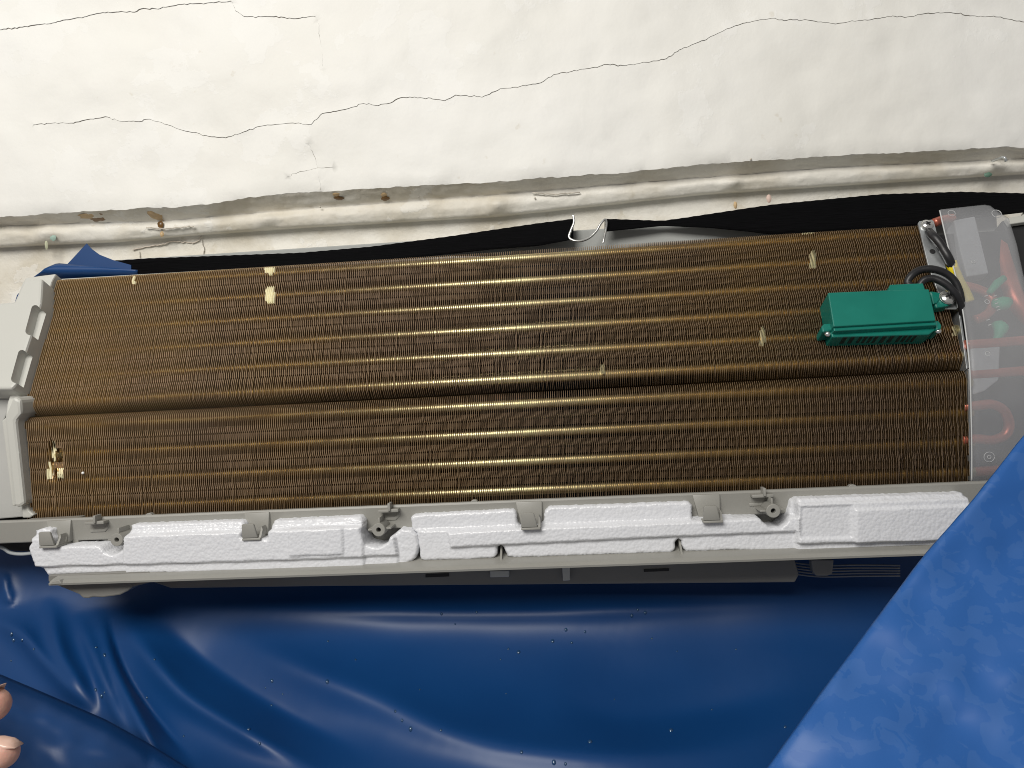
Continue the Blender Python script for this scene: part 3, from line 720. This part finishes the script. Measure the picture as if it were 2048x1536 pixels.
# parts seen through the guard
prism('terminal_block', [(1908,440),(1950,432),(1978,546),(1934,553),(1920,500)], PU(-.004), .02, M_GREYC, AC, .001)
prism('terminal_block', [(1941,690),(2001,690),(1998,760),(1970,782),(1946,790)], PLo(-.006), .02, M_GREYC, AC, .001)
for path in ([(1925,815),(1955,811),(1985,809),(2008,822),(2018,848),(2010,870),(1985,880),(1955,878),(1925,880)],
             [(1920,570),(1948,576),(1975,588),(1986,605),(1980,622),(1966,634),(1950,640)]):
    tube('return_bend', [PP(u, v, PLo(-.004) if v > 745 else PU(-.006)) for u, v in path], .0035, M_COPPER, AC)
for v0, v1 in ((690,680),(750,741),(945,935)):
    tube('copper_pipe', [PP(1930, v0, PLo(-.008)), PP(2000, (v0+v1)/2, PLo(-.008)), PP(2110, v1-4, PLo(-.012))], .0035, M_COPPER, AC)
tube('copper_pipe', [PP(1995,480,PU(-.016)), PP(2010,540,PU(-.016)), PP(2030,600,PU(-.016)), PP(2060,640,PU(-.02))], .007, M_COPPER, AC)
tube('copper_pipe', [PP(1868,446,PU(-.006)), PP(1885,440,PU(-.008)), PP(1905,436,PU(-.012))], .0035, M_COPPER, AC)
for path, r in (([(2005,648),(2000,652),(2001,660),(1996,675),(1985,693)], (.0034, .0058, .0046, .0028, .0018)), ([(2020,602),(2010,606),(1998,608),(1985,606)], (.003, .0052, .0048, .003)), ([(2008,556),(1995,566),(1985,578),(1978,586)], (.0025, .003, .0026, .002))):
    tube('green_wire', [PP(u, v, PU(-.001)) for u, v in path], r, M_GWIRE, AC, 10, 0)
prism('control_box', [(2003,440),(2120,420),(2140,700),(2060,760),(2040,600),(2014,470)], PU(-.03), .05, M_BLACK, AC, .002)
prism('control_tab', [(2012,436),(2045,430),(2048,422),(2075,420),(2075,440),(2020,448)], PU(-.024), .004, M_CHAS, AC, .0008)

def guard():
    m = bpy.data.materials.new('frosted_guard'); m.use_nodes = True; nt = m.node_tree; b = nt.nodes['Principled BSDF']
    b.inputs['Base Color'].default_value = (.60, .61, .63, 1); b.inputs['Roughness'].default_value = .34
    tr = nt.nodes.new('ShaderNodeBsdfTransparent'); tr.inputs[0].default_value = (.93, .93, .94, 1)
    mx = nt.nodes.new('ShaderNodeMixShader'); nz = nt.nodes.new('ShaderNodeTexNoise'); nz.inputs['Scale'].default_value = 30
    tc = nt.nodes.new('ShaderNodeTexCoord'); nt.links.new(tc.outputs['Object'], nz.inputs['Vector'])
    mr = nt.nodes.new('ShaderNodeMapRange'); mr.inputs[3].default_value = .22; mr.inputs[4].default_value = .31; nt.links.new(nz.outputs[0], mr.inputs[0])
    nt.links.new(mr.outputs[0], mx.inputs[0]); nt.links.new(tr.outputs[0], mx.inputs[1]); nt.links.new(b.outputs[0], mx.inputs[2])
    nt.links.new(mx.outputs[0], nt.nodes['Material Output'].inputs[0])
    # sheet that follows the coil profile
    off = .0065; left = [(1880,421,'U'),(1893,478,'U'),(1910,545,'U'),(1924,610,'U'),(1933,670,'U'),(1939,725,'F'),(1941,760,'L'),(1943,840,'L'),(1944,905,'L'),(1944,962,'L')]
    right = [(1990,409),(2016,438),(2032,490),(2046,555),(2060,620),(2075,690),(2080,760),(2085,840),(2085,905),(2085,958)]
    vs = []; fs = []; NC = 10
    def on(u, v, k):
        a = PP(u, v, PU(off)); b_ = PP(u, v, PLo(off)); 
        return a if np.dot(a-CAM, CF) > np.dot(b_-CAM, CF) else b_
    for (lu, lv, k), (ru, rv) in zip(left, right):
        for c in range(NC+1):
            t = c/NC; u = lu+(ru-lu)*t; v = lv+(rv-lv)*t
            if lv == 421: v += 16*max(0, (t-.8)/.2)**2*.8
            vs.append(on(u, v, k))
    for r_ in range(len(left)-1):
        for c in range(NC): a = r_*(NC+1)+c; fs.append((a, a+1, a+NC+2, a+NC+1))
    o = mk('clear_guard', vs, fs, m, AC, True, label='frosted see-through plastic guard over the pipe ends')
    so = o.modifiers.new('thickness', 'SOLIDIFY'); so.thickness = .0012; so.offset = -1
    me = mat('guard_edge', (.55, .56, .56), .35)
    tube('guard_edge', [on(u-.5, v, 0) for u, v, _ in left], .00055, me, o, 6)
    def ring(u, v, r, w):
        c = on(u, v, 0); n = NU if v < 735 else NL; a = np.array([1., 0, 0]); b2 = np.cross(n, a)
        p = [c+n*.0003+r*(a*math.cos(2*math.pi*k/20)+b2*math.sin(2*math.pi*k/20)) for k in range(20)]
        vs, fs = tube_verts(p+[p[0]], w, 6); mk('moulded_ring', vs, fs, me, o, True)
    for u, v, r in ((1946,524,.0013),(1974,604,.0016),(1975,708,.0016),(1978,914,.0035),(1978,914,.0012),(1993,428,.0034),(1903,427,.0026)): ring(u, v, r, .0003)
    # moulded marks, too faint to read as words
    for u, v in ((1990,592),(1992,600),(1993,607),(1995,614),(1997,620),(1972,592),(1979,650),(1976,640)):
        c = on(u, v, 0); bm = bmesh.new(); bm_prism(bm, [c+NU*.0004+np.array([-.0012, 0, 0]), c+NU*.0004+np.array([.0010, 0, .0006]), c+NU*.0004+np.array([.0012, 0, 0]), c+NU*.0004+np.array([-.0010, 0, -.0006])], -NU*.0004)
        from_bm('moulded_mark', bm, me, o)
guard()

# ================================================================== STRAPS AND HOOK
def ribbon(name, top, bot, ys, label, group, th=.0016):
    us = np.linspace(top[0][0], top[-1][0], 90); vs = []; fs = []; n = len(us); R = 7
    for i, u in enumerate(us):
        vt, vb = lerp_poly(top, u), lerp_poly(bot, u); y0 = np.interp(u, [q[0] for q in ys], [q[1] for q in ys]); y1 = np.interp(u, [q[0] for q in ys], [q[2] for q in ys])
        for s in (0, 1):
            for k in range(R):
                t = k/(R-1); vs.append(P(u, vt*(1-t)+vb*t+(.8 if (i+k) % 2 and k == 0 else 0), y0*(1-t)+y1*t+s*th))
    def id(i, s, k): return i*2*R+s*R+k
    for i in range(n-1):
        for k in range(R-1):
            fs.append((id(i,0,k), id(i,0,k+1), id(i+1,0,k+1), id(i+1,0,k))); fs.append((id(i,1,k+1), id(i,1,k), id(i+1,1,k), id(i+1,1,k+1)))
        fs.append((id(i,0,0), id(i+1,0,0), id(i+1,1,0), id(i,1,0))); fs.append((id(i,0,R-1), id(i,1,R-1), id(i+1,1,R-1), id(i+1,0,R-1)))
    for i in (0, n-1):
        fs.append([id(i,0,k) for k in range(R)]+[id(i,1,k) for k in range(R)][::-1])
    return mk(name, vs, fs, M_STRAP, None, True, label=label, cat='strap', group=group)
ribbon('elastic_strap', [(190,527),(225,521),(300,516),(600,505),(740,493),(900,472),(973,461),(1076,446),(1147,437)], [(190,560),(225,560),(300,560),(600,535),(740,525),(900,508),(973,500),(1076,492),(1141,480)],
       [(190,.085,.085),(1147,.092,.085)], 'black elastic strap running from the metal hook to the blue sheet corner', None)
ribbon('elastic_strap', [(1209,437),(1325,441),(1369,435),(1500,415),(1550,408),(1760,388),(1921,383),(2048,386),(2200,392)], [(1206,464),(1325,452),(1420,456),(1500,464),(1550,470),(1760,462),(1921,440),(2048,425),(2200,425)],
       [(1209,.088,.086),(1325,.09,.09),(1500,.088,.084),(2200,.09,.08)], 'wide black elastic strap running from the metal hook past the clear guard', None)
vs, fs = tube_verts(spline([P(1146,430,.083), P(1148,444,.082), P(1142,460,.081), P(1138,474,.080), P(1147,481,.079), P(1162,482,.079), P(1178,476,.080), P(1192,463,.081), P(1201,448,.082), P(1210,439,.083), P(1213,450,.084), P(1208,478,.085), P(1206,486,.085)], 6), .0010, 8)
mk('strap_hook', vs, fs, M_SCREW, None, True, label='bent bright metal wire hook joining two black straps', cat='hook')

# ================================================================== BLUE CLEANING SHEET
def vinyl(name, c1, c2, rough, stains=False):
    m = bpy.data.materials.new(name); m.use_nodes = True; MATS[name] = m; nt = m.node_tree; b = nt.nodes['Principled BSDF']
    tc = nt.nodes.new('ShaderNodeTexCoord'); n = nt.nodes.new('ShaderNodeTexNoise'); n.inputs['Scale'].default_value = 85 if stains else 8; n.inputs['Detail'].default_value = 4 if stains else 5
    n.inputs['Distortion'].default_value = .6 if stains else 0
    nt.links.new(tc.outputs['Object'], n.inputs['Vector'])
    r = nt.nodes.new('ShaderNodeValToRGB'); nt.links.new(n.outputs[0], r.inputs[0])
    r.color_ramp.elements[0].color = (*c1, 1); r.color_ramp.elements[1].color = (*c2, 1)
    r.color_ramp.elements[0].position, r.color_ramp.elements[1].position = (.515, .535) if stains else (.3, .7)
    nt.links.new(r.outputs[0], b.inputs['Base Color'])
    b.inputs['Roughness'].default_value = rough; b.inputs['Specular IOR Level'].default_value = .45
    n2 = nt.nodes.new('ShaderNodeTexNoise'); n2.inputs['Scale'].default_value = 900; nt.links.new(tc.outputs['Object'], n2.inputs['Vector'])
    n3 = nt.nodes.new('ShaderNodeTexNoise'); n3.inputs['Scale'].default_value = 22; n3.inputs['Detail'].default_value = 3; nt.links.new(tc.outputs['Object'], n3.inputs['Vector'])
    a = nt.nodes.new('ShaderNodeMath'); a.operation = 'MULTIPLY_ADD'; a.inputs[1].default_value = .04; nt.links.new(n2.outputs[0], a.inputs[0]); nt.links.new(n3.outputs[0], a.inputs[2])
    bp = nt.nodes.new('ShaderNodeBump'); bp.inputs['Strength'].default_value = .10; bp.inputs['Distance'].default_value = .003
    nt.links.new(a.outputs[0], bp.inputs['Height']); nt.links.new(bp.outputs[0], b.inputs['Normal'])
    return m
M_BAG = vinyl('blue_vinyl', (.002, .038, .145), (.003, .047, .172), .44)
M_FLAP = vinyl('lit_wet_blue_vinyl', (.018, .103, .35), (.030, .117, .36), .5, True)  # paler than the bag: water film plus painted-in direct light
BAG = empty('cleaning_sheet', (0, -.03, -.3), 'blue vinyl wash sheet slung under the air conditioner with a wet flap', 'sheet')
RIDGES = [([(340,1214),(700,1222),(1000,1226),(1300,1218),(1760,1200)], 26, .0050), ([(360,1238),(500,1290),(620,1345),(760,1400),(900,1462),(1050,1496),(1250,1510),(1420,1490),(1700,1420)], 60, .014),
          ([(235,1215),(285,1290),(360,1380),(450,1440),(560,1500),(700,1580)], 38, .015), ([(196,1215),(222,1300),(262,1400),(300,1480),(345,1560)], 22, .013),
          ([(155,1225),(182,1290),(205,1350),(238,1430),(280,1510)], 20, .010), ([(100,1190),(118,1290),(150,1350),(200,1420)], 24, .010), ([(-40,1230),(40,1265),(90,1320),(150,1385),(210,1430)], 26, .012),
          ([(215,1230),(243,1330),(300,1420),(400,1540)], 16, -.010), ([(300,1230),(420,1330),(560,1420),(760,1520)], 40, -.008), ([(5,1140),(12,1180),(22,1215)], 10, .005),
          ([(1100,1400),(1250,1440),(1420,1420),(1600,1380)], 60, -.006)]
def bag_y(O):
    v = O[:, 1]; u = O[:, 0]
    y = np.mean([np.interp(v+o, [950, 1165, 1230, 1330, 1440, 1536, 1800], [.050, .045, .034, .004, -.034, -.072, -.18]) for o in np.linspace(-60, 60, 21)], axis=0)
    for pl, w, h in RIDGES:
        d, t, sd = dpolyline(O, spline(pl, 5)); fade = sstep(np.minimum(t*3, (1-t)*3))
        y = y-1.25*h*np.exp(-(np.sqrt((d/w)**2+.16)-.4)*(1.35+.45*np.tanh(sd/w)))*fade
    y -= .002*np.array([fbm(a/320, b/200, 2, 2) for a, b in O])
    return y
def grid_sheet(name, U, V, yf, m, parent, umap=None, th=.001, **kw):
    O = np.array([(u, v) for v in V for u in U], float)
    if umap is not None: O = umap(O)
    y = yf(O); vs = [P(O[i, 0], O[i, 1], y[i]) for i in range(len(O))]; n = len(U)
    fs = [(r*n+c, r*n+c+1, (r+1)*n+c+1, (r+1)*n+c) for r in range(len(V)-1) for c in range(n-1)]
    o = mk(name, vs, fs, m, parent, True, **kw)
    so = o.modifiers.new('thickness', 'SOLIDIFY'); so.thickness = th; so.offset = 0
    return o
grid_sheet('lower_sheet', np.arange(-220, 1960, 7), np.arange(1052, 1700, 7), bag_y, M_BAG, BAG)
# near fold at the left, drawn toward the hand
FE = [(-260,1300),(-60,1335),(0,1350),(90,1388),(210,1440),(300,1490),(380,1540),(480,1620),(560,1700)]
def fold_map(O):
    o = O.copy(); e = lerp_poly(FE, o[:, 0]); t = (O[:, 1]-1300)/440; o[:, 1] = e+t*(1760-e); return o
def fold_y(O):
    d = O[:, 1]-np.array([lerp_poly(FE, u) for u in O[:, 0]])
    y = np.interp(O[:, 0], [-260, 0, 300, 560], [-.125, -.105, -.10, -.15])-d*.00022+.018*np.exp(-d/14.)
    return y-.004*np.array([fbm(a/150, b/110, 5, 3) for a, b in O])
grid_sheet('left_fold', np.arange(-260, 561, 8), np.linspace(1300, 1740, 56), fold_y, M_BAG, BAG, fold_map)
# wet flap at the right
RE = [(800,2105),(872,2048),(1000,1947),(1110,1850),(1260,1737),(1390,1640),(1536,1535),(1720,1405)]
def flap_map(O):
    o = O.copy(); e = np.interp(O[:, 1], [r[0] for r in RE], [r[1] for r in RE]); o[:, 0] = e+O[:, 0]*(2330-e)+1.2*np.array([fbm(b/40, 1) for b in O[:, 1]])*(O[:, 0] == 0); return o
def flap_y(O):
    e = np.interp(O[:, 1], [r[0] for r in RE], [r[1] for r in RE]); d = O[:, 0]-e
    return np.interp(O[:, 1], [800, 1100, 1536, 1720], [-.050, -.088, -.17, -.21])+.003*np.exp(-d/8)-.008*np.array([fbm(a/300, b/240, 9, 3) for a, b in O])
grid_sheet('wet_flap', np.concatenate([np.linspace(0, .06, 8), np.linspace(.08, 1, 44)]), np.arange(800, 1720, 9), flap_y, M_FLAP, BAG, flap_map, .0012, label='wet flap of the blue sheet, painted paler as if lit')
# corner of the sheet showing over the unit
prism('sheet_corner', [(132,531),(173,487),(183,498),(198,509),(226,520),(262,530),(262,560),(120,560)], PY(.078), .001, M_BAG, BAG, 0)
grid_sheet('sheet_corner', np.linspace(60, 275, 30), np.linspace(0, 1, 10), lambda O: .070-.006*np.sin((O[:, 1]-525)/9.)+0*O[:, 0], M_BAG, BAG,
           lambda O: np.stack([O[:, 0], np.interp(O[:, 0], [60, 90, 115, 160, 275], [560, 537, 527, 531, 540])*(1-O[:, 1])+572*O[:, 1]], 1))
prism('sheet_corner', [(30,604),(34,590),(46,577),(60,570),(60,612)], PY(.06), .001, M_BAG, BAG, 0)
# water drops
def drops():
    vs = []; fs = []; r = np.random.default_rng(11)
    pts = [(25,1268),(29,1280),(46,1280),(23,1322),(192,1296),(210,1311),(192,1380),(205,1392),(295,1395),(309,1320),(655,1364),(545,1362),(442,1418),(497,1460),(520,1487),(883,1228),(953,1225),(1037,1305),(1132,1260),(1170,1264),
           (1105,1283),(1143,1286),(1275,1220),(1263,1231),(1180,1485),(882,1461),(822,1458),(805,1441),(791,1423),(1131,1528),(1043,1505),(1108,1525),(1290,1225),(1342,1462),(1570,1455)]
    pts += [(r.uniform(20, 1500), r.uniform(1240, 1530)) for _ in range(22)]
    O = np.array(pts, float); y = bag_y(O)
    for i, (u, v) in enumerate(pts):
        c = P(u, v, y[i]); q = P(u, v+4, bag_y(np.array([[u, v+4.]]))[0]); w = P(u+4, v, bag_y(np.array([[u+4., v]]))[0])
        t1 = (q-c)/np.linalg.norm(q-c); t2 = (w-c)/np.linalg.norm(w-c); n = np.cross(t2, t1); n = n/np.linalg.norm(n); n = n if n[1] < 0 else -n
        R = (.0012 if i < 35 else .0007)*r.uniform(.7, 1.3); b0 = len(vs); N = 10
        for k, (rr, h) in enumerate(((1, .05), (.8, .45), (.45, .68))):
            for a in range(N): an = 2*math.pi*a/N; vs.append(c+n*(.0006+R*h)+R*rr*(t1*math.cos(an)*1.25+t2*math.sin(an)))
        vs.append(c+n*(.0006+R*.75))
        for k in range(2):
            for a in range(N): fs.append((b0+k*N+a, b0+k*N+(a+1) % N, b0+(k+1)*N+(a+1) % N, b0+(k+1)*N+a))
        for a in range(N): fs.append((b0+2*N+a, b0+2*N+(a+1) % N, b0+3*N))
    m = mat('water_drop', (.02, .06, .14), .04, spec=.8, coat=.6)
    mk('water_drops', vs, fs, m, BAG, True, kind='stuff')
drops()

# ================================================================== HAND
def skin_material():
    m = bpy.data.materials.new('skin'); m.use_nodes = True; nt = m.node_tree; b = nt.nodes['Principled BSDF']
    b.inputs['Roughness'].default_value = .45; b.inputs['Subsurface Weight'].default_value = .25
    b.inputs['Subsurface Radius'].default_value = (.006, .002, .001); b.inputs['Subsurface Scale'].default_value = 1
    tc = nt.nodes.new('ShaderNodeTexCoord'); n = nt.nodes.new('ShaderNodeTexNoise'); n.inputs['Scale'].default_value = 90; n.inputs['Detail'].default_value = 5
    nt.links.new(tc.outputs['Object'], n.inputs['Vector']); r = nt.nodes.new('ShaderNodeValToRGB'); nt.links.new(n.outputs[0], r.inputs[0])
    r.color_ramp.elements[0].position = .3; r.color_ramp.elements[0].color = (.58, .30, .23, 1); r.color_ramp.elements[1].position = .7; r.color_ramp.elements[1].color = (.74, .45, .36, 1)
    nt.links.new(r.outputs[0], b.inputs['Base Color'])
    w = nt.nodes.new('ShaderNodeTexNoise'); w.inputs['Scale'].default_value = 700; nt.links.new(tc.outputs['Object'], w.inputs['Vector'])
    bp = nt.nodes.new('ShaderNodeBump'); bp.inputs['Strength'].default_value = .25; bp.inputs['Distance'].default_value = .0006; nt.links.new(w.outputs[0], bp.inputs['Height']); nt.links.new(bp.outputs[0], b.inputs['Normal'])
    return m
M_SKIN = skin_material()
def hand():
    YH = -.215
    bm = bmesh.new()
    def limb(path, rads, flat=1.0):
        p = spline([P(u, v, y) for u, v, y in path], 6); r = np.interp(np.linspace(0, len(rads)-1, len(p)), range(len(rads)), rads)
        # round the tip
        d = p[-1]-p[-2]; d = d/np.linalg.norm(d); R = r[-1]
        p = list(p)+[p[-1]+d*R*f for f in (.35, .65, .86, .97)]; r = list(r)+[R*f for f in (.94, .76, .5, .22)]
        vs, fs = tube_verts(p, r, 14, flat); bv = [bm.verts.new(v) for v in vs]
        for f in fs: bm.faces.new([bv[i] for i in f])
    # fingers (index and thumb reach into view), palm, wrist and forearm
    limb([(-330,1500,YH+.03),(-190,1490,YH+.005),(-100,1452,YH),(-14,1410,YH-.003)], [.0105,.0092,.0086,.0080])
    limb([(-300,1640,YH+.0),(-190,1575,YH-.01),(-90,1528,YH-.012),(6,1506,YH-.010)], [.0125,.0108,.0100,.0072])
    limb([(-345,1440,YH+.035),(-200,1420,YH+.03),(-120,1400,YH+.035),(-70,1420,YH+.045)], [.0105,.0092,.0085,.0075])
    limb([(-360,1390,YH+.04),(-230,1365,YH+.045),(-150,1350,YH+.055),(-110,1375,YH+.065)], [.0100,.0088,.0080,.0070])
    limb([(-380,1340,YH+.045),(-280,1310,YH+.055),(-210,1300,YH+.065),(-170,1320,YH+.073)], [.0090,.0078,.0070,.0062])
    limb([(-560,1560,YH+.03),(-470,1490,YH+.03),(-400,1440,YH+.038)], [.026,.030,.024])
    limb([(-560,1560,YH+.03),(-450,1540,YH+.02),(-360,1520,YH+.022)], [.026,.027,.020])
    limb([(-420,1380,YH+.042),(-380,1440,YH+.036),(-345,1500,YH+.03)], [.013,.0145,.014])
    limb([(-470,1600,YH+.02),(-380,1620,YH+.008),(-290,1635,YH)], [.020,.018,.013])
    limb([(-1050,1900,YH+.03),(-800,1720,YH+.03),(-640,1610,YH+.03),(-540,1550,YH+.03)], [.036,.032,.027,.027])
    me = bpy.data.meshes.new('hand'); bm.to_mesh(me); bm.free()
    o = link('hand', me, None, label='bare hand reaching in beside the blue sheet, thumb and forefinger apart', cat='hand')
    md = o.modifiers.new('r', 'REMESH'); md.mode = 'VOXEL'; md.voxel_size = .0011
    sm = o.modifiers.new('s', 'SMOOTH'); sm.factor = .5; sm.iterations = 6
    dg = bpy.context.evaluated_depsgraph_get(); me2 = bpy.data.meshes.new_from_object(o.evaluated_get(dg)); o.modifiers.clear(); o.data = me2
    me2.materials.clear(); me2.materials.append(M_SKIN); me2.polygons.foreach_set('use_smooth', [True]*len(me2.polygons))
    # nails: thin curved plates on the backs of the tips
    mn = mat('finger_nail', (.70, .47, .38), .25, var=.06)
    from mathutils.bvhtree import BVHTree
    bv = BVHTree.FromPolygons([v.co for v in me2.vertices], [tuple(p.vertices) for p in me2.polygons])
    def nail(path, hw, out):
        vs = []; n = len(path); N = 9; out = np.array(out); out = out/np.linalg.norm(out); 
        for i, (u, v, y) in enumerate(path):
            c = P(u, v, y); t = P(*path[min(i+1, n-1)])-P(*path[max(i-1, 0)]); t = t/np.linalg.norm(t); s = np.cross(t, out); s = s/np.linalg.norm(s); nn = np.cross(s, t)
            for k in range(N):
                a = (k/(N-1)-.5)*2; w = hw*(1-.3*(i == n-1)-.15*(i == 0)); q = Vector(c+s*a*w+out*.008); h = bv.ray_cast(q, Vector(-out), .013); vs.append(np.array(h[0])+out*.00005 if h[0] else c+s*a*w)
        fs = [(i*N+k, i*N+k+1, (i+1)*N+k+1, (i+1)*N+k) for i in range(n-1) for k in range(N-1)]
        nl = mk('nail', vs, fs, mn, o, True); so = nl.modifiers.new('t', 'SOLIDIFY'); so.thickness = .0005; so.offset = 1
    nail([(-48,1396,YH-.002),(-28,1383,YH-.003),(-10,1374,YH-.003),(3,1371,YH-.003)], .0046, (-.4, .1, .9))
    nail([(-25,1489,YH-.010),(0,1484,YH-.010),(20,1486,YH-.010),(38,1493,YH-.010)], .0042, (-.1, .1, 1))
hand()
